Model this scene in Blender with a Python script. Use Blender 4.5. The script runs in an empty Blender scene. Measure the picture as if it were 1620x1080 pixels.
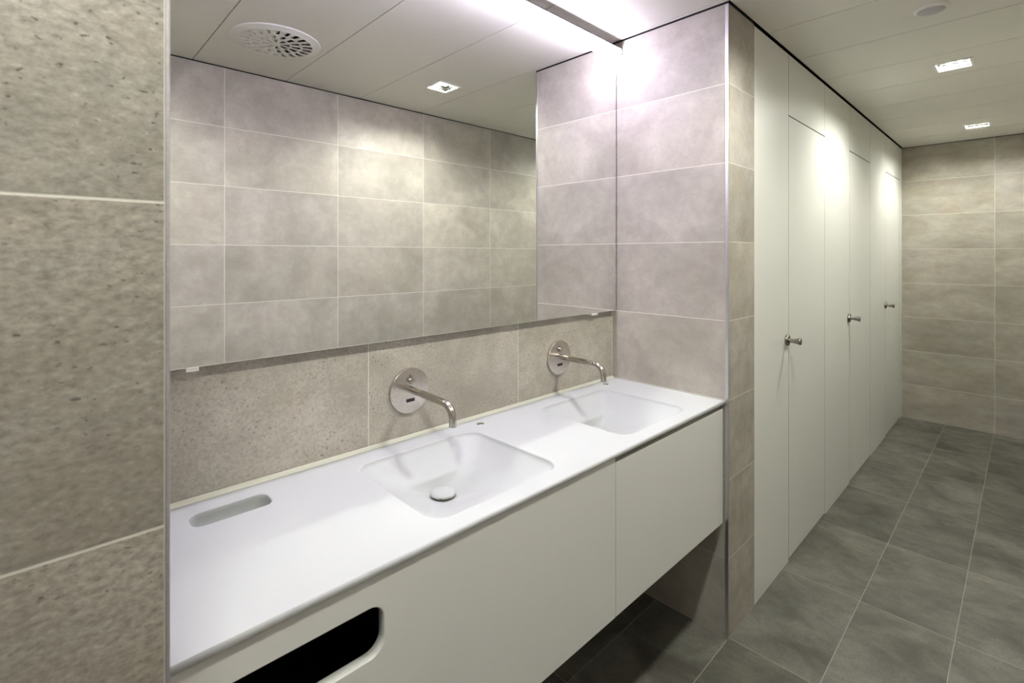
import bpy, bmesh, math, random
from mathutils import Vector, Matrix
from mathutils.geometry import tessellate_polygon
random.seed(4)
PI = math.pi
SC = bpy.context.scene
COL = SC.collection

# ------------------------------------------------------------------ sizes (metres, camera above the origin)
F_PX, YAW, HZ, HC = 785.86, 0.8040, 402.5, 1.4613
YF, XP, YW, YM, YO, XF, XS = 0.789, 1.9014, 1.3137, 1.290, -0.2747, 5.6465, 2.158
XL, YL = 0.0914, 0.560            # inner edge and front of the wall block at the left
XE = -1.30                        # end of the corridor behind the camera's left
T, TW = 0.302, 0.6037             # tile pitch
ZT = 8*T                          # top of the tiling
ZC = 2.420                        # ceiling underside
ZTOP = 2.56
ZK = 0.903                        # worktop

# ------------------------------------------------------------------ material helpers
class NT:
    def __init__(s, name):
        s.m = bpy.data.materials.new(name); s.m.use_nodes = True
        s.t = s.m.node_tree; s.t.nodes.clear()
        s.out = s.n('ShaderNodeOutputMaterial')
        s.b = s.n('ShaderNodeBsdfPrincipled')
        s.l(s.b.outputs[0], s.out.inputs[0])
    def n(s, t, **k):
        x = s.t.nodes.new(t)
        for a, v in k.items(): setattr(x, a, v)
        return x
    def l(s, a, b): s.t.links.new(a, b)
    def sock(s, v, inp):
        if isinstance(v, (int, float)): inp.default_value = v
        elif isinstance(v, tuple): inp.default_value = v
        else: s.l(v, inp)
    def math(s, op, a, b=0.0, c=0.0, clamp=False):
        x = s.n('ShaderNodeMath', operation=op, use_clamp=clamp)
        s.sock(a, x.inputs[0]); s.sock(b, x.inputs[1])
        if op in ('MULTIPLY_ADD', 'COMPARE', 'SMOOTH_MIN', 'SMOOTH_MAX'): s.sock(c, x.inputs[2])
        return x.outputs[0]
    def mix(s, f, a, b, blend='MIX'):
        x = s.n('ShaderNodeMix', data_type='RGBA', blend_type=blend)
        s.sock(f, x.inputs[0])
        for v, i in ((a, 6), (b, 7)):
            if isinstance(v, tuple): x.inputs[i].default_value = (*v[:3], 1)
            else: s.l(v, x.inputs[i])
        return x.outputs[2]
    def noise(s, vec, scale, detail=4, rough=.55, dist=0.0):
        x = s.n('ShaderNodeTexNoise'); s.l(vec, x.inputs['Vector'])
        x.inputs['Scale'].default_value = scale; x.inputs['Detail'].default_value = detail
        x.inputs['Roughness'].default_value = rough; x.inputs['Distortion'].default_value = dist
        return x.outputs[0]
    def ramp(s, v, a, b, lo=0.0, hi=1.0):
        x = s.n('ShaderNodeMapRange', clamp=True)
        s.l(v, x.inputs[0])
        for i, q in enumerate((a, b, lo, hi)): x.inputs[i+1].default_value = q
        return x.outputs[0]
    def comb(s, a, b, c):
        x = s.n('ShaderNodeCombineXYZ')
        for v, i in zip((a, b, c), x.inputs): s.sock(v, i)
        return x.outputs[0]
    def set(s, **k):
        for a, v in k.items(): s.b.inputs[a.replace('_', ' ')].default_value = v
        return s.m

def srgb(r, g, b):
    f = lambda c: (c/255)/12.92 if c/255 <= .04045 else ((c/255+.055)/1.055)**2.4
    return (f(r), f(g), f(b))

def plain(name, col, rough=.5, metal=0.0, grain=0.0, gscale=60, **k):
    s = NT(name)
    s.b.inputs['Roughness'].default_value = rough; s.b.inputs['Metallic'].default_value = metal
    if grain:
        tc = s.n('ShaderNodeTexCoord')
        v = s.noise(tc.outputs['Object'], gscale, 3)
        f = s.ramp(v, .35, .65)
        s.l(s.mix(f, tuple(c*(1-grain) for c in col), tuple(min(1, c*(1+grain)) for c in col)), s.b.inputs['Base Color'])
    else:
        s.b.inputs['Base Color'].default_value = (*col, 1)
    for a, v in k.items(): s.b.inputs[a.replace('_', ' ')].default_value = v
    return s.m

def emitter(name, col, strength, base=(.9, .9, .9)):
    s = NT(name)
    s.b.inputs['Base Color'].default_value = (*base, 1)
    s.b.inputs['Emission Color'].default_value = (*col, 1)
    s.b.inputs['Emission Strength'].default_value = strength
    return s.m

def tile_material(name, uaxis, u0, uw, vaxis, v0, vh, grout, cA, cB, cG, seed, dark_above=None,
                  streak=(1, 1), speck=.5, rough=.55, tone=.16, gw=None, pore=1.0, pthr=.685, psc=85, brown=.2, cloudy=1.0, scratch=False):
    s = NT(name)
    tc = s.n('ShaderNodeTexCoord'); sep = s.n('ShaderNodeSeparateXYZ')
    s.l(tc.outputs['Object'], sep.inputs[0])
    ax = {'X': sep.outputs[0], 'Y': sep.outputs[1], 'Z': sep.outputs[2]}
    u = s.math('DIVIDE', s.math('SUBTRACT', ax[uaxis], u0), uw)
    v = s.math('DIVIDE', s.math('SUBTRACT', ax[vaxis], v0), vh)
    iu = s.math('FLOOR', u); iv = s.math('FLOOR', v)
    du = s.math('MULTIPLY', s.math('PINGPONG', u, .5), uw)
    dv = s.math('MULTIPLY', s.math('PINGPONG', v, .5), vh)
    d = s.math('MINIMUM', du, dv)
    gm = s.ramp(d, grout*.40, grout*.62, 1, 0)
    wn = s.n('ShaderNodeTexWhiteNoise', noise_dimensions='3D')
    s.l(s.comb(iu, iv, float(seed)), wn.inputs[0])
    wsep = s.n('ShaderNodeSeparateColor'); s.l(wn.outputs['Color'], wsep.inputs[0])
    # a different cut of stone for every tile
    off = s.n('ShaderNodeVectorMath', operation='SCALE'); s.l(wn.outputs['Color'], off.inputs[0]); off.inputs['Scale'].default_value = 17.0
    base = s.comb(s.math('MULTIPLY', ax[uaxis], streak[0]), s.math('MULTIPLY', ax[vaxis], streak[1]), 0.0)
    add = s.n('ShaderNodeVectorMath', operation='ADD'); s.l(base, add.inputs[0]); s.l(off.outputs[0], add.inputs[1])
    p = add.outputs[0]
    cloud = s.noise(p, 3.2, 5, .6, .6)
    mid = s.noise(p, 16, 5, .65, .3)
    fine = s.noise(p, 150, 3, .7)
    c = s.mix(s.ramp(cloud, .5-.24/cloudy, .5+.24/cloudy), cA, cB)
    hue = s.noise(p, 9, 4, .6)
    c = s.mix(s.math('MULTIPLY', s.ramp(hue, .45, .68), .55*brown), c, (cA[0]*1.0, cA[1]*.86, cA[2]*.68))
    c = s.mix(s.math('MULTIPLY', s.ramp(mid, .35, .70), .34), c, tuple(q*.70 for q in cA))
    c = s.mix(s.math('MULTIPLY', s.ramp(fine, .40, .72), .50*speck), c, tuple(q*.60 for q in cA))
    c = s.mix(s.math('MULTIPLY', s.ramp(fine, .38, .22), .25*speck), c, tuple(min(1, q*1.25) for q in cB))
    if scratch:      # pale scuffs in the slate
        sp = s.comb(s.math('MULTIPLY', ax[uaxis], 9.0), s.math('MULTIPLY', ax[vaxis], 2.0), 3.0)
        sc_ = s.ramp(s.noise(sp, 2.2, 6, .7, 1.2), .60, .74)
        c = s.mix(s.math('MULTIPLY', sc_, .35), c, tuple(min(1, q*1.5) for q in cB))
    # small dark pores
    pn = s.noise(p, psc, 2, .5, .2); pm = s.noise(p, 7, 2, .5)
    pores = s.math('MULTIPLY', s.ramp(pn, pthr, pthr+.045), s.ramp(pm, .44, .62))
    c = s.mix(s.math('MULTIPLY', pores, .65*pore), c, tuple(q*.32 for q in cA))
    # tone per tile
    tn = s.math('MULTIPLY_ADD', wsep.outputs[0], tone, 1-tone/2)
    c = s.mix(1.0, c, s.comb(tn, tn, s.math('MULTIPLY', tn, s.math('MULTIPLY_ADD', wsep.outputs[1], .05, .975))), 'MULTIPLY')
    c = s.mix(gm, c, cG)
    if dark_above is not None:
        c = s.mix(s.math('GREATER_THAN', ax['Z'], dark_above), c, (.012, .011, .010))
    s.l(c, s.b.inputs['Base Color'])
    s.l(s.math('ADD', s.math('MULTIPLY', s.ramp(mid, .3, .7), .12), rough-.06), s.b.inputs['Roughness'])
    h = s.math('SUBTRACT', s.math('MULTIPLY', fine, .25), s.math('ADD', s.math('MULTIPLY', gm, 1.0), s.math('MULTIPLY', pores, .6)))
    bp = s.n('ShaderNodeBump'); bp.inputs['Strength'].default_value = .25; bp.inputs['Distance'].default_value = .0012
    s.l(h, bp.inputs['Height']); s.l(bp.outputs[0], s.b.inputs['Normal'])
    s.b.inputs['Specular IOR Level'].default_value = .35
    return s.m

# ------------------------------------------------------------------ mesh helpers
def box(bm, x0, x1, y0, y1, z0, z1, mi=0):
    vs = [bm.verts.new((x, y, z)) for z in (z0, z1) for y in (y0, y1) for x in (x0, x1)]
    for q in ((0, 2, 3, 1), (4, 5, 7, 6), (0, 1, 5, 4), (2, 6, 7, 3), (0, 4, 6, 2), (1, 3, 7, 5)):
        f = bm.faces.new([vs[i] for i in q]); f.material_index = mi
    return vs

def bevelled(bm, w=.002, seg=2):
    bmesh.ops.bevel(bm, geom=list(bm.edges), offset=w, segments=seg, profile=.5, affect='EDGES', clamp_overlap=True)

def link(name, bm, mats, parent=None, smooth=None, loc=None):
    """loc: object origin in world space; bmesh coordinates are world coordinates"""
    me = bpy.data.meshes.new(name)
    bmesh.ops.recalc_face_normals(bm, faces=list(bm.faces))
    if loc is not None: bmesh.ops.translate(bm, verts=list(bm.verts), vec=-Vector(loc))
    if smooth == 'all':
        for f in bm.faces: f.smooth = True
    elif isinstance(smooth, (int, float)):
        for f in bm.faces: f.smooth = True
        for e in bm.edges:
            if len(e.link_faces) == 2 and e.calc_face_angle(0) > math.radians(smooth): e.smooth = False
    bm.to_mesh(me); bm.free()
    for m in (mats if isinstance(mats, (list, tuple)) else [mats]): me.materials.append(m)
    o = bpy.data.objects.new(name, me); COL.objects.link(o)
    if loc is not None: o.location = loc
    if parent is not None:
        o.parent = parent
        o.location = Vector(o.location) - world_loc(parent)
    return o

def world_loc(o):
    v = Vector(o.location)
    while o.parent is not None:
        o = o.parent; v += Vector(o.location)
    return v

def tag(o, label=None, cat=None, group=None, kind=None):
    if label: o['label'] = label
    if cat: o['category'] = cat
    if group: o['group'] = group
    if kind: o['kind'] = kind
    return o

def thing(name, loc, label, cat, group=None):
    o = bpy.data.objects.new(name, None); COL.objects.link(o); o.location = loc; o.empty_display_size = .05
    return tag(o, label, cat, group)

def structure(o): o['kind'] = 'structure'; return o

def copy_thing(root, delta, label):
    r = root.copy(); COL.objects.link(r); r.location = Vector(root.location) + Vector(delta); r['label'] = label
    for ch in list(root.children):
        c = ch.copy(); COL.objects.link(c); c.parent = r
        for g in list(ch.children):
            d = g.copy(); COL.objects.link(d); d.parent = c
    return r

def lathe(bm, prof, axis='Z', centre=(0, 0, 0), seg=40, mi=0, cap=True):
    """prof: list of (radius, height along axis)"""
    c = Vector(centre); rings = []
    for r, h in prof:
        ring = []
        if r < 1e-6:
            ring = [bm.verts.new(c + ax_vec(axis, 0, 0, h))]
        else:
            for i in range(seg):
                a = 2*PI*i/seg
                ring.append(bm.verts.new(c + ax_vec(axis, r*math.cos(a), r*math.sin(a), h)))
        rings.append(ring)
    for A, B in zip(rings, rings[1:]):
        for i in range(seg):
            j = (i+1) % seg
            if len(A) == 1 and len(B) == 1: break
            if len(A) == 1: f = bm.faces.new([A[0], B[i], B[j]])
            elif len(B) == 1: f = bm.faces.new([A[i], A[j], B[0]])
            else: f = bm.faces.new([A[i], A[j], B[j], B[i]])
            f.material_index = mi
    if cap:
        for R in (rings[0], rings[-1]):
            if len(R) > 2: bm.faces.new(R).material_index = mi

def ax_vec(axis, a, b, h):
    return Vector((a, b, h)) if axis == 'Z' else Vector((a, h, b)) if axis == 'Y' else Vector((h, a, b))

def tube(bm, pts, r, seg=20, cap=True, hollow=0.0):
    pts = [Vector(p) for p in pts]; rings = []
    prev = None
    for i, p in enumerate(pts):
        d = (pts[min(i+1, len(pts)-1)] - pts[max(i-1, 0)]).normalized()
        n = Vector((1, 0, 0)) if prev is None else prev
        n = (n - d*n.dot(d)).normalized(); prev = n; b = d.cross(n)
        rings.append([bm.verts.new(p + n*r*math.cos(2*PI*k/seg) + b*r*math.sin(2*PI*k/seg)) for k in range(seg)])
    for A, B in zip(rings, rings[1:]):
        for k in range(seg): bm.faces.new([A[k], A[(k+1) % seg], B[(k+1) % seg], B[k]])
    if cap:
        bm.faces.new(rings[0])
        if hollow:
            d = (pts[-1]-pts[-2]).normalized(); c = pts[-1]
            inner = [bm.verts.new(c + (v.co-c)*hollow) for v in rings[-1]]
            deep = [bm.verts.new(v.co - d*.02) for v in inner]
            for k in range(seg):
                j = (k+1) % seg
                bm.faces.new([rings[-1][k], rings[-1][j], inner[j], inner[k]]); bm.faces.new([inner[k], inner[j], deep[j], deep[k]])
            bm.faces.new(deep)
        else: bm.faces.new(rings[-1])

def rrect(x0, x1, y0, y1, r, nc=10, ns=8):
    """rounded rectangle, fixed point count, counter-clockwise from the right side's lower end"""
    pts = []
    cs = [(x1-r, y1-r, 0), (x0+r, y1-r, PI/2), (x0+r, y0+r, PI), (x1-r, y0+r, 1.5*PI)]
    for k, (cx, cy, a0) in enumerate(cs):
        arc = [(cx+r*math.cos(a0+PI/2*i/nc), cy+r*math.sin(a0+PI/2*i/nc)) for i in range(nc+1)]
        pts += arc
        nx = cs[(k+1) % 4]; q = (nx[0]+r*math.cos(nx[2]), nx[1]+r*math.sin(nx[2])); p = arc[-1]
        pts += [(p[0]+(q[0]-p[0])*i/ns, p[1]+(q[1]-p[1])*i/ns) for i in range(1, ns)]
    return pts

def flat_with_holes(bm, outer, holes, z, place=None, mi=0):
    """outer / holes: lists of BMVert loops; fills the face between them"""
    loops = [outer] + holes
    tri = tessellate_polygon([[Vector((place(v) if place else (v.co.x, v.co.y))).to_3d() for v in L] for L in loops])
    flat = [v for L in loops for v in L]
    out = []
    for t in tri:
        try:
            f = bm.faces.new([flat[i] for i in t]); f.material_index = mi; out.append(f)
        except ValueError: pass
    return out

# ------------------------------------------------------------------ materials
cA, cB = srgb(148, 143, 133), srgb(187, 181, 171)
GR = srgb(206, 204, 195)
def wall_mat(name, ua, u0, seed, gain=1.0, **k):
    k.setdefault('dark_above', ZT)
    return tile_material(name, ua, u0, TW, 'Z', 0.0, T, .0025, tuple(c*gain for c in cA), tuple(c*gain for c in cB), GR, seed, **k)
M_back = wall_mat('wall tile back', 'X', .6933, 1, gain=1.13, pore=1.4, tone=.05, speck=1.0, pthr=.66, psc=150, brown=.3)
M_part = wall_mat('wall tile partition', 'Y', YW-TW, 2, tone=.20, pore=.35, speck=.35)
M_pil = wall_mat('wall tile pillar', 'X', XP-.3, 3, brown=.7)
M_opp = wall_mat('wall tile opposite', 'X', .705, 7, tone=.18, pore=.3, speck=.35)
M_far = wall_mat('wall tile far', 'Y', YF-TW, 5, tone=.12, streak=(.7, 1.3), pore=.4, speck=.4, brown=.8)
M_left = wall_mat('wall tile left', 'X', XL-.0022-TW, 6, pore=1.5, speck=1.8, tone=.05, streak=(.72, 1.25), pthr=.66, brown=.6, psc=170)
fA, fB = srgb(77, 75, 67), srgb(120, 119, 109)
M_floor = tile_material('slate floor tile', 'X', .11+.602*0, .6005, 'Y', .7912-.300*6, .300, .0022, fA, fB, srgb(146, 145, 134), 8,
                        streak=(1.3, .9), speck=.9, rough=.50, tone=.34, pore=.3, cloudy=1.5, scratch=True)
M_ceil = plain('white lacquered ceiling panel', srgb(214, 212, 205), .45)
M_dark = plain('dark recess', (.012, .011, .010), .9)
M_alu = plain('anodised aluminium', (.62, .62, .64), .38, 1.0, .05, 200)
M_panel = plain('pale grey laminate', srgb(212, 213, 207), .42, 0, .006, 300)
M_front = plain('pale grey lacquer', srgb(203, 204, 199), .45, 0, .006, 300)
M_white = plain('white solid surface', (.392, .408, .396), .5, Specular_IOR_Level=.2)
M_seal = plain('pale silicone', srgb(196, 196, 184), .5)
M_plast = plain('white plastic', (.70, .69, .66), .4)
M_grey = plain('grey lens plastic', (.42, .42, .44), .35)
M_steel = plain('brushed stainless steel', (.60, .56, .52), .24, 1.0, .10, 260)
M_spout = plain('darker brushed steel', (.47, .44, .40), .20, 1.0, .10, 260)
M_chrome = plain('polished chrome', (.78, .77, .76), .08, 1.0)
M_knob = plain('satin nickel', (.30, .28, .25), .18, 1.0)
M_black = plain('black sensor window', (.006, .006, .006), .12)
M_mirror = plain('silvered mirror', (.93, .945, .93), 0.0, 1.0)
M_medge = plain('mirror glass edge', (.10, .14, .13), .15)
M_refl = plain('faceted reflector', (.55, .55, .54), .11, 1.0)
LAMP = (1.0, .91, 1.18); DOWN = (1.0, 1.01, .93)
S_LAMP, S_DOWN = 51.0, 650.0
M_diff = emitter('lit opal diffuser', LAMP, S_LAMP)
M_bulb = emitter('lit lamp', DOWN, S_DOWN)

# ------------------------------------------------------------------ room shell
bm = bmesh.new(); box(bm, XE-.2, XF+.2, YO-.2, 1.9, -.12, 0)
structure(link('floor', bm, M_floor))

def wall(name, x0, x1, y0, y1, mat, z0=0.0):
    bm = bmesh.new(); box(bm, x0, x1, y0, y1, z0, ZTOP)
    return structure(link(name, bm, mat))
wall('wall_back', XL, XP, YW, YW+.12, M_back)
wall('wall_opposite', XE, XF, YO-.12, YO, M_opp)
wall('wall_right', XF, XF+.12, YO-.12, YF+.2, M_far)
wall('wall_end', XE-.12, XE, YO-.12, YL+.1, M_far)
# block at the left: its front towards the camera, its return towards the niche
bm = bmesh.new(); vs = box(bm, XE, XL, YL, YW+.12, 0, ZTOP)
for f in bm.faces:
    f.normal_update(); f.material_index = 1 if abs(f.normal.x) > .5 else 0
structure(link('wall_left', bm, [M_left, M_part]))
# tiled pillar that closes the niche at the right
bm = bmesh.new(); box(bm, XP, XS, YF, YW+.12, 0, ZTOP)
for f in bm.faces:
    f.normal_update(); f.material_index = 0 if abs(f.normal.x) > .5 else 1
structure(link('wall_pillar', bm, [M_part, M_pil]))
# edge profiles
bm = bmesh.new(); box(bm, XP-.0012, XP+.0030, YF-.0012, YF+.0115, 0, ZT); bevelled(bm, .0008, 2)
structure(link('trim_1', bm, M_alu))
bm = bmesh.new(); box(bm, XL-.0028, XL+.0012, YL-.0012, YL+.0115, 0, ZT); bevelled(bm, .0008, 2)
structure(link('trim_2', bm, M_alu))

# ceiling of long panels with fine joints, kept clear of the walls by a shadow gap
DL = [(0.00, .26), (1.69, .255), (3.355, .26), (5.045, .26)]       # downlights
DH = .064                                                          # half opening
G = .010; J = .0019
cuts = [XE+G, -.73, -.30, .13, .5627, 1.006, 1.443, 1.875, 2.294, 2.715, 3.131, 3.532, 3.950, 4.372, 4.795, 5.218, XF-G]
bm = bmesh.new()
def back_edge(x): return YL-G if x < XL+G else (YW-.004 if x < XP-G else YF-G)
for a, b in zip(cuts, cuts[1:]):
    a += J; b -= J
    xs = sorted({a, b, *[q for q in (XL+G, XP-G) if a < q < b]})
    hole = [(cx, cy) for cx, cy in DL if a < cx < b]
    for p, q in zip(xs, xs[1:]):
        y0, y1 = YO+G, back_edge((p+q)/2)
        hs = [(cx, cy) for cx, cy in hole if p < cx < q]
        if hs:
            cx, cy = hs[0]
            box(bm, p, cx-DH, y0, y1, ZC, ZC+.012); box(bm, cx+DH, q, y0, y1, ZC, ZC+.012)
            box(bm, cx-DH, cx+DH, y0, cy-DH, ZC, ZC+.012); box(bm, cx-DH, cx+DH, cy+DH, y1, ZC, ZC+.012)
        else: box(bm, p, q, y0, y1, ZC, ZC+.012)
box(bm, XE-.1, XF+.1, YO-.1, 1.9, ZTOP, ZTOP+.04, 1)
structure(link('ceiling', bm, [M_ceil, M_dark]))

# ------------------------------------------------------------------ toilet cubicle fronts
M_fr = [M_panel, plain('painted gap shade', (.02, .019, .017), .6)]  # near-black edge colour stands in for shade inside the door and panel gaps
def edged(bm):
    for f in bm.faces:
        f.normal_update(); f.material_index = 0 if abs(f.normal.y) > .5 else 1
    return bm
ZD = 2.120; SG = .0013
DOORS = [(2.587, 3.195), (3.753, 4.350), (4.915, 5.530)]
PZ = 2.413
ends = [DOORS[1][0]-SG, DOORS[2][0]-SG, XF-.001]
over = ['pale grey panel above the nearest cubicle door', 'pale grey panel above the middle cubicle door',
        'pale grey panel above the farthest cubicle door']
pans = [(XS+.001, DOORS[0][0]-SG, 'pale grey full-height panel with knob between the tiled pillar and the nearest cubicle door'),
        (DOORS[0][1]+SG, DOORS[1][0]-SG, 'pale grey full-height panel with knob between the nearest and the middle cubicle doors'),
        (DOORS[1][1]+SG, DOORS[2][0]-SG, 'pale grey full-height panel with knob between the middle and the farthest cubicle doors'),
        (DOORS[2][1]+SG, XF-.001, 'narrow pale grey panel strip between the farthest cubicle door and the tiled end wall')]
for i, (x0, x1, lb) in enumerate(pans):
    bm = bmesh.new(); box(bm, x0, x1, YF, YF+.030, .002, PZ)
    if i == 3:
        tag(link('cubicle_panel', edged(bm), M_fr, loc=(x0, YF, 0)), lb, 'partition panel'); continue
    t = thing('cubicle_panel', (x0, YF, 0), lb, 'partition panel')
    link('board', edged(bm), M_fr, t, loc=(x0, YF, 0))
    kx, kz = DOORS[i][0]-.031, 1.058
    bm = bmesh.new()
    lathe(bm, [(.0095, -.010), (.0095, -.024), (.0105, -.034), (.0125, -.046), (.0155, -.054), (.0160, -.060), (.0145, -.0625), (0, -.063)],
          'Y', (kx, YF, kz), 32)
    k = link('knob', bm, M_knob, t, 40, (kx, YF, kz)); tag(k, 'flared metal knob')
    bm = bmesh.new()
    lathe(bm, [(.0262, 0), (.0262, -.009), (.0252, -.0108), (.012, -.0118), (0, -.012)], 'Y', (kx, YF, kz), 40)
    link('rose', bm, M_knob, k, 40, (kx, YF, kz))
dl = ['pale grey cubicle door nearest the washbasins and the tiled pillar',
      'pale grey cubicle door in the middle of the three',
      'pale grey cubicle door farthest away, beside the tiled end wall']
for (d0, d1), lo, ld in zip(DOORS, over, dl):
    bm = bmesh.new(); box(bm, d0+SG, d1-SG, YF, YF+.030, ZD+.005, PZ)
    tag(link('overdoor_panel', edged(bm), M_fr, loc=(d0, YF, ZD)), lo, 'partition panel')
    bm = bmesh.new(); box(bm, d0+SG, d1-SG, YF, YF+.030, .013, ZD)
    tag(link('cubicle_door', edged(bm), M_fr, loc=(d0, YF, 0)), ld, 'door', 'cubicle doors')

# ------------------------------------------------------------------ washstand worktop
CY0, CY1, CX0, CX1 = .800, YW-.001, XL+.002, XP-.001
top = thing('washbasin_worktop', (CX0, CY0, ZK), 'white solid surface worktop with two moulded basins and a waste slot', 'washbasin counter')
bm = bmesh.new()
TH, RR = .0115, .0055
def loop(pts, z): return [bm.verts.new((x, y, z)) for x, y in pts]
def rect(i): return [(CX0+i*0, CY0+i), (CX1, CY0+i), (CX1, CY1), (CX0, CY1)]
prof = [(RR*(1-math.sin(a)), -RR*(1-math.cos(a))) for a in [PI/2*k/5 for k in range(6)]]
prof += [(0, -TH+.002), (.001, -TH+.0005), (.002, -TH)]
outer = [loop(rect(i), ZK+z) for i, z in prof]
for A, B in zip(outer, outer[1:]):
    for i in range(4):
        f = bm.faces.new([A[i], A[(i+1) % 4], B[(i+1) % 4], B[i]]); f.smooth = (i == 0)
BAS = [(.600, 1.012), (1.306, 1.718)]; BY0, BY1 = .853, 1.232
DR = (.800, 1.100); ZB = .806
holes = []; under_holes = []
def sm(t): return t*t*(3-2*t)
for bi, (bx0, bx1) in enumerate(BAS):
    dx, dy = DR[0]+(bx0-BAS[0][0]), DR[1]
    specs = []     # inset, depth, corner radius
    lip = .006
    for a in [PI/2*k/5 for k in range(6)]:
        specs.append((lip*math.sin(a)*.8, -lip*(1-math.cos(a))*.8, .050))
    for k in range(1, 13):           # sloping wall
        t = k/12
        specs.append((.0048+.085*t, -.0048 - (.078*t-.0215*t*t), .050-.006*t))
    L = []
    for ins, dz, r in specs:
        L.append(loop(rrect(bx0+ins, bx1-ins, BY0+ins, BY1-ins, r), ZK+dz))
    # dish falling to the drain
    last = [(v.co.x, v.co.y) for v in L[-1]]; z0 = L[-1][0].co.z
    circ = []
    for (x, y) in last:
        a = math.atan2(y-dy, x-dx); circ.append((dx+.027*math.cos(a), dy+.027*math.sin(a)))
    for k in range(1, 11):
        t = k/10; s = t
        z = z0 + (ZB-z0)*(1-(1-t)**1.15)
        L.append(loop([(p[0]+(q[0]-p[0])*s, p[1]+(q[1]-p[1])*s) for p, q in zip(last, circ)], z))
    L.append(loop(circ, ZB-.02))
    for A, B in zip(L, L[1:]):
        n = len(A)
        for i in range(n):
            f = bm.faces.new([A[i], A[(i+1) % n], B[(i+1) % n], B[i]]); f.smooth = True
    bm.faces.new(L[-1])
    holes.append(L[0])
SX0, SX1, SY0, SY1 = .233, .393, 1.176, 1.246
L = [loop(rrect(SX0+i, SX1-i, SY0+i, SY1-i, .021), ZK+z) for i, z in ((0, 0), (.0012, -.0006), (.002, -.002), (.002, -.012), (.004, -.060))]
for A, B in zip(L, L[1:]):
    n = len(A)
    for i in range(n):
        f = bm.faces.new([A[i], A[(i+1) % n], B[(i+1) % n], B[i]]); f.smooth = True
bm.faces.new(L[-1])
holes.append(L[0])
flat_with_holes(bm, outer[0], holes, ZK)
link('basin_top', bm, M_white, top, loc=(CX0, CY0, ZK))
# cove of sealant along the wall
bm = bmesh.new()
pr = [(YW-.0015, ZK+.0003), (YW-.013, ZK+.0003), (YW-.010, ZK+.0022), (YW-.0045, ZK+.0050), (YW-.0015, ZK+.0085)]
A = [bm.verts.new((CX0+.001, y, z)) for y, z in pr]; B = [bm.verts.new((CX1-.001, y, z)) for y, z in pr]
bm.faces.new(A); bm.faces.new(B[::-1])
for i in range(5): bm.faces.new([A[i], A[(i+1) % 5], B[(i+1) % 5], B[i]])
tag(link('sealant_joint', bm, M_seal, top, loc=(CX0, YW, ZK)), 'pale sealant joint along the wall')
for bi, (bx0, bx1) in enumerate(BAS):
    dx, dy = DR[0]+(bx0-BAS[0][0]), DR[1]
    bm = bmesh.new()
    lathe(bm, [(.020, ZB-.012), (.020, ZB+.004), (.033, ZB+.006), (.0345, ZB+.0085), (.0335, ZB+.0105)], 'Z', (dx, dy, 0), 40)
    r = link('drain_cap', bm, M_chrome, top, 40, (dx, dy, ZB)); tag(r, 'chrome rim of drain')
    bm = bmesh.new()
    lathe(bm, [(.0332, ZB+.0107), (.0322, ZB+.0125), (.025, ZB+.0150), (.012, ZB+.0165), (0, ZB+.0170)], 'Z', (dx, dy, 0), 40)
    tag(link('cap_cover', bm, M_white, r, 50, (dx, dy, ZB)), 'white domed drain cover')
for cx, cy in ((1.0615, 1.2525), (1.774, 1.260)):
    bm = bmesh.new(); lathe(bm, [(.0125, ZK-.004), (.0125, ZK+.0008), (.0117, ZK+.0014), (0, ZK+.0016)], 'Z', (cx, cy, 0), 32)
    tag(link('hole_cap', bm, M_steel, top, 40, (cx, cy, ZK)), 'small round grey metal cap behind basin')

# ------------------------------------------------------------------ washstand cabinet
cab = thing('vanity_cabinet', (CX0, YF, .438), 'pale grey wall-hung cabinet under the white worktop with rounded cutout', 'cabinet')
FY = .806; FT = .020; Z0 = .438
XB = CX0+.006; XSEAM = 1.183; XR = 1.8925
bm = bmesh.new()
for a in ((XB, XR+.002, FY+FT+.001, YW-.002, Z0+.004, Z0+.022),              # bottom
          (XB, XB+.016, FY+FT+.001, YW-.002, Z0+.022, .884), (XR-.014, XR+.002, FY+FT+.001, YW-.002, Z0+.022, .884),
          (XB+.016, XR-.014, YW-.014, YW-.002, Z0+.022, .884)): box(bm, *a)
link('carcass', bm, plain('dark brown board', (.030, .022, .018), .6), cab, loc=(XB, FY, Z0))
# left front with the rounded opening
bm = bmesh.new()
hx0, hx1, hz0, hz1, hr = .172, .458, .743, .8365, .029
def vl(pts, y): return [bm.verts.new((x, y, z)) for x, z in pts]
x0, x1, z0, z1 = XB-.004, XSEAM-.001, Z0, ZK-TH-.0015
o1 = vl([(x0+.001, z0+.001), (x1-.001, z0+.001), (x1-.001, z1-.001), (x0+.001, z1-.001)], FY)
o2 = vl([(x0, z0), (x1, z0), (x1, z1), (x0, z1)], FY+.001); o3 = vl([(x0, z0), (x1, z0), (x1, z1), (x0, z1)], FY+FT)
for A, B in ((o1, o2), (o2, o3)):
    for i in range(4): bm.faces.new([A[i], A[(i+1) % 4], B[(i+1) % 4], B[i]])
hl = [vl(rrect(hx0+i, hx1-i, hz0+i, hz1-i, hr), y) for i, y in ((0, FY), (.001, FY+.0004), (.0016, FY+.0014), (.0016, FY+FT))]
for A, B in zip(hl, hl[1:]):
    n = len(A)
    for i in range(n):
        f = bm.faces.new([A[i], A[(i+1) % n], B[(i+1) % n], B[i]]); f.smooth = True
flat_with_holes(bm, o1, [hl[0]], 0, lambda v: (v.co.x, v.co.z)); flat_with_holes(bm, o3, [hl[-1]], 0, lambda v: (v.co.x, v.co.z))
tag(link('front_panel', bm, M_front, cab, loc=(XB, FY, Z0)), 'pale grey front with rounded opening')
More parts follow.
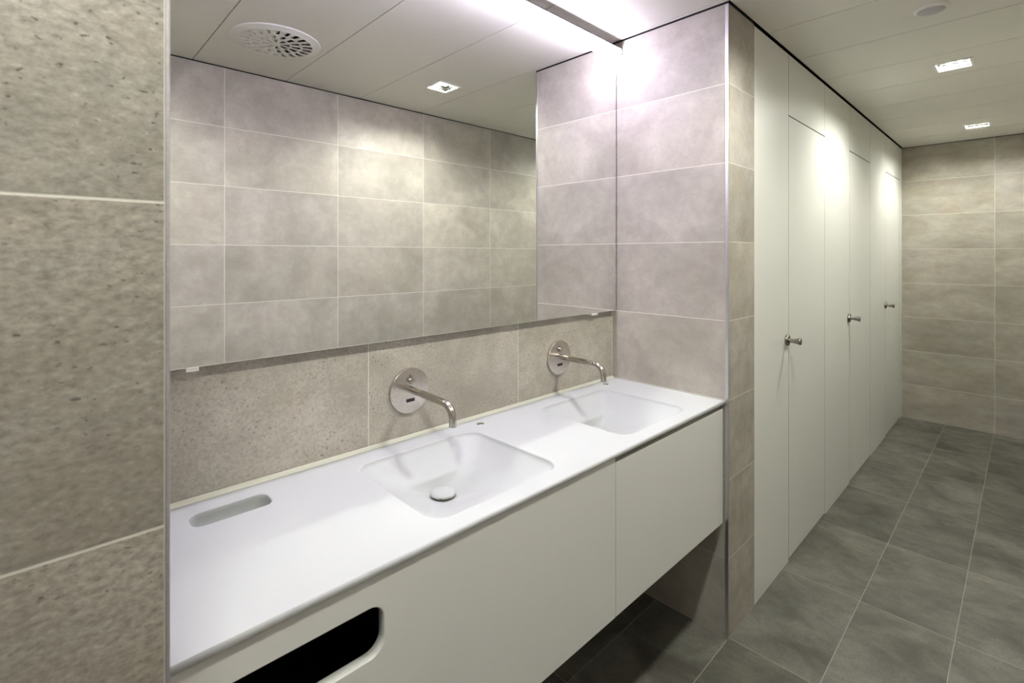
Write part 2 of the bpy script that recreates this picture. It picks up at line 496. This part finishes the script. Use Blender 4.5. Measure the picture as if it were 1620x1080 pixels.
bm = bmesh.new(); box(bm, XSEAM+.001, XR, FY, FY+FT, Z0+.001, .8745); bevelled(bm, .001, 2)
tag(link('door', bm, M_front, cab, loc=(XSEAM, FY, Z0)), 'pale grey front with finger gap above')
bm = bmesh.new(); box(bm, XSEAM+.001, XR, FY+.016, FY+FT, .8745, .8890)
link('finger_gap_rail', bm, plain('grip rail', srgb(150, 143, 130), .5), cab, loc=(XSEAM, FY, .8745))

# ------------------------------------------------------------------ mirror
mx0, mx1, mz0, mz1 = XL+.004, XP-.006, 1.2095, 2.386
mir = thing('wall_mirror', (mx0, YW, mz0), 'large frameless mirror across the niche above the two basins', 'mirror')
bm = bmesh.new(); box(bm, mx0, mx1, YM, YM+.006, mz0, mz1)
for f in bm.faces:
    f.normal_update(); f.material_index = 0 if f.normal.y < -.5 or True and f.calc_center_median().y < YM+1e-5 else 1
link('mirror_glass', bm, [M_mirror, M_medge], mir, loc=(mx0, YM, mz0))
bm = bmesh.new(); box(bm, mx0+.012, mx1-.012, YM+.0062, YW-.0006, mz0+.045, mz1-.01)
link('backing_frame', bm, M_alu, mir, loc=(mx0, YM, mz0))
for cx, w in ((.255, .0245), (1.735, .040)):
    bm = bmesh.new()
    box(bm, cx-w/2, cx+w/2, YM-.0022, YW-.0006, mz0-.0085, mz0-.0008); box(bm, cx-w/2, cx+w/2, YM-.0022, YM-.0006, mz0-.0008, mz0+.0004)
    tag(link('clip', bm, M_plast, mir, loc=(cx, YM, mz0)), 'white plastic mirror clip')

# ------------------------------------------------------------------ linear lamp on the mirror's top edge
ly0, ly1, lz0, lz1 = 1.2605, YM-.0003, 2.3515, 2.3815
lx0, lx1 = XL+.004, XP-.004
lamp = thing('linear_lamp', (lx0, ly0, lz0), 'long slim lit lamp along the top of the mirror', 'lamp')
bm = bmesh.new(); box(bm, lx0+.0022, lx1-.0022, ly0, ly1-.0012, lz0, lz1-.0030)
link('diffuser', bm, M_diff, lamp, loc=(lx0, ly0, lz0))
bm = bmesh.new(); box(bm, lx0, lx1, ly0, ly1, lz1-.0029, lz1); box(bm, lx0+.0022, lx1-.0022, ly1-.0011, ly1, lz0, lz1-.0030)
link('housing', bm, M_alu, lamp, loc=(lx0, ly0, lz0))
for x in (lx0, lx1-.002):
    bm = bmesh.new(); box(bm, x, x+.002, ly0, ly1, lz0, lz1-.0030)
    link('end_cap', bm, M_alu, lamp, loc=(x, ly0, lz0))

# ------------------------------------------------------------------ taps
def make_tap(cx, cz, lb):
    t = thing('wall_tap', (cx, YW, cz), lb, 'tap', 'wall taps over the basins')
    bm = bmesh.new()
    lathe(bm, [(.0685, -.0004), (.0685, -.0085), (.0672, -.0100), (0, -.0100)], 'Y', (cx, YW, cz), 72)
    pl = link('cover_plate', bm, M_steel, t, 40, (cx, YW, cz))
    bm = bmesh.new()
    sz = cz+.004; r = .040; pts = [(cx, YW-.0102, sz)]
    ye, zt = YW-.222, .990
    yb = ye + r
    pts += [(cx, YW-.012-(YW-.012-yb)*k/6, sz-.004*k/6) for k in range(1, 7)]
    z1 = sz-.004
    pts += [(cx, yb-r*math.sin(PI/2*k/14), z1-r*(1-math.cos(PI/2*k/14))) for k in range(1, 15)]
    pts += [(cx, ye, z1-r-(z1-r-zt)*k/3) for k in range(1, 4)]
    tube(bm, pts, .0105, 28, hollow=.8)
    link('spout', bm, M_spout, t, 50, (cx, YW, cz))
    bm = bmesh.new(); box(bm, cx-.0145, cx+.0145, YW-.0109, YW-.0101, cz-.0335, cz-.0240)
    tag(link('sensor_window', bm, M_black, t, loc=(cx, YW, cz)), 'small black sensor window')
    bm = bmesh.new()
    lathe(bm, [(.0090, -.0101), (.0090, -.020), (.0082, -.0212), (0, -.0214)], 'Y', (cx, YW, cz+.031), 28)
    tube(bm, [(cx, YW-.0158, cz+.031), (cx+.004, YW-.018, cz+.046)], .0026, 12)
    link('mixing_knob', bm, M_spout, t, 40, (cx, YW, cz))
    return t
make_tap(.827, 1.047, 'brushed steel wall tap over the nearer basin at left')
make_tap(1.524, 1.048, 'brushed steel wall tap over the farther basin beside the tiled pillar')

# ------------------------------------------------------------------ ceiling fittings
def make_downlight(cx, cy, lb):
    t = thing('ceiling_light', (cx, cy, ZC), lb, 'light', 'square recessed ceiling lights')
    O, I, zt = .078, .0625, ZC+.062
    bm = bmesh.new()
    lv = [[bm.verts.new((cx+sx*q, cy+sy*q, z)) for sx, sy in ((-1, -1), (1, -1), (1, 1), (-1, 1))]
          for q, z in ((O, ZC-.0002), (O-.001, ZC-.0028), (I+.001, ZC-.0032), (I, ZC-.002), (I, ZC+.006))]
    for A, B in zip(lv, lv[1:]):
        for i in range(4): bm.faces.new([A[i], A[(i+1) % 4], B[(i+1) % 4], B[i]])
    link('frame', bm, M_plast, t, loc=(cx, cy, ZC))
    bm = bmesh.new()
    lv = [[bm.verts.new((cx+sx*q, cy+sy*q, z)) for sx, sy in ((-1, -1), (1, -1), (1, 1), (-1, 1))]
          for q, z in ((I-.0005, ZC+.003), (I-.004, ZC+.020), (I-.010, ZC+.040), (I-.018, zt))]
    for A, B in zip(lv, lv[1:]):
        for i in range(4): bm.faces.new([A[i], A[(i+1) % 4], B[(i+1) % 4], B[i]])
    bm.faces.new(lv[-1])
    link('reflector', bm, M_refl, t, loc=(cx, cy, ZC))
    bm = bmesh.new()
    for dy in (-.022, .022):
        lathe(bm, [(.006, -.045), (.0115, -.041), (.0125, -.036), (.0125, .036), (.0115, .041), (.006, .045)], 'X', (cx, cy+dy, ZC+.033), 20)
    link('lamp_tubes', bm, M_bulb, t, 50, (cx, cy, ZC))
    return t
make_downlight(*DL[0], 'square recessed ceiling light over the near end of the washstand')
make_downlight(*DL[1], 'square recessed ceiling light seen lit in the mirror')
make_downlight(*DL[2], 'square recessed ceiling light in front of the nearest cubicle door')
make_downlight(*DL[3], 'square recessed ceiling light near the tiled end wall')

# motion detector
t = thing('ceiling_sensor', (2.523, .261, ZC), 'small round white ceiling sensor with grey centre', 'sensor')
bm = bmesh.new(); lathe(bm, [(.0425, -.0002), (.056, -.0002), (.056, -.003), (.052, -.0075), (.0445, -.0095), (.0425, -.0080), (.0425, -.0002)], 'Z', (2.523, .261, ZC), 48, cap=False)
link('ring', bm, M_plast, t, 40, (2.523, .261, ZC))
bm = bmesh.new(); lathe(bm, [(.0423, -.0004), (.0423, -.008), (.038, -.012), (.026, -.0155), (.012, -.017), (0, -.0174)], 'Z', (2.523, .261, ZC), 48)
link('lens', bm, M_grey, t, 50, (2.523, .261, ZC))

# air vent with rings of twisted blades
vx, vy = .787, .235
t = thing('ceiling_vent', (vx, vy, ZC), 'round white ceiling air vent with rings of slots, seen in the mirror', 'vent')
bm = bmesh.new(); lathe(bm, [(.150, -.0002), (.185, -.0002), (.1865, -.003), (.1850, -.0058), (.181, -.0070), (.158, -.0100), (.151, -.0128), (.150, -.0120), (.150, -.0002)], 'Z', (vx, vy, ZC), 72, cap=False)
link('rim', bm, M_plast, t, 40, (vx, vy, ZC))
bm = bmesh.new(); lathe(bm, [(0, -.0003), (.149, -.0003), (.149, -.0012), (0, -.0012)], 'Z', (vx, vy, ZC), 48, cap=False)
link('dark_disc', bm, M_dark, t, loc=(vx, vy, ZC))  # dark disc painted as the shaded hollow behind the slots, no real opening above
bm = bmesh.new()
for r0, r1 in ((.100, .110), (.056, .064)):
    lathe(bm, [(r0, -.0113), (r1, -.0113), (r1, -.0135), (r0, -.0135), (r0, -.0113)], 'Z', (vx, vy, ZC), 60, cap=False)
lathe(bm, [(0, -.0016), (.020, -.0016), (.020, -.0130), (0, -.0138)], 'Z', (vx, vy, ZC), 32, cap=False)
link('ring_frame', bm, M_plast, t, 40, (vx, vy, ZC))
bm = bmesh.new()
for r0, r1, n in ((.1102, .1498, 22), (.0642, .0998, 14), (.0202, .0558, 8)):
    for k in range(n):
        a = 2*PI*(k+.3)/n; w = 2*PI/n
        def P(r, f, z): return (vx+r*math.cos(a-f*w), vy+r*math.sin(a-f*w), ZC+z)
        lo = [P(r0, 0, -.0132), P(r1, 0, -.0132), P(r1, .50, -.0132), P(r0, .50, -.0132)]
        hi = [P(r0, .45, -.0020), P(r1, .45, -.0020), P(r1, .95, -.0020), P(r0, .95, -.0020)]
        A = [bm.verts.new(p) for p in lo]; B = [bm.verts.new(p) for p in hi]
        bm.faces.new(A); bm.faces.new(B[::-1])
        for i in range(4): bm.faces.new([A[i], A[(i+1) % 4], B[(i+1) % 4], B[i]])
link('blades', bm, M_plast, t, loc=(vx, vy, ZC))

# ------------------------------------------------------------------ camera, world, view
cam = bpy.data.cameras.new('camera'); co = bpy.data.objects.new('camera', cam); COL.objects.link(co)
co.location = (0, 0, HC); co.rotation_euler = (PI/2, 0, YAW-PI/2)
cam.sensor_width = 36; cam.lens = F_PX*36/1620; cam.shift_x = 0; cam.shift_y = (HZ-540)/1620
cam.clip_start = .02
cam.dof.use_dof = True; cam.dof.focus_distance = 2.1; cam.dof.aperture_fstop = 8
SC.camera = co
w = bpy.data.worlds.new('world'); SC.world = w; w.use_nodes = True
w.node_tree.nodes['Background'].inputs[0].default_value = (0, 0, 0, 1)
vs_ = SC.view_settings
SC.display_settings.display_device = 'sRGB'
vs_.view_transform = 'Standard'; vs_.look = 'None'; vs_.gamma = 1; vs_.use_curve_mapping = False
vs_.exposure = 0.15
cy = SC.cycles
cy.use_denoising = True
cy.max_bounces = 14; cy.diffuse_bounces = 7; cy.glossy_bounces = 6
cy.caustics_reflective = True; cy.blur_glossy = 0.0
cy.sample_clamp_indirect = 60.0; cy.sample_clamp_direct = 0.0
try: cy.use_guiding = True; cy.use_surface_guiding = True; cy.guiding_training_samples = 64
except Exception: pass
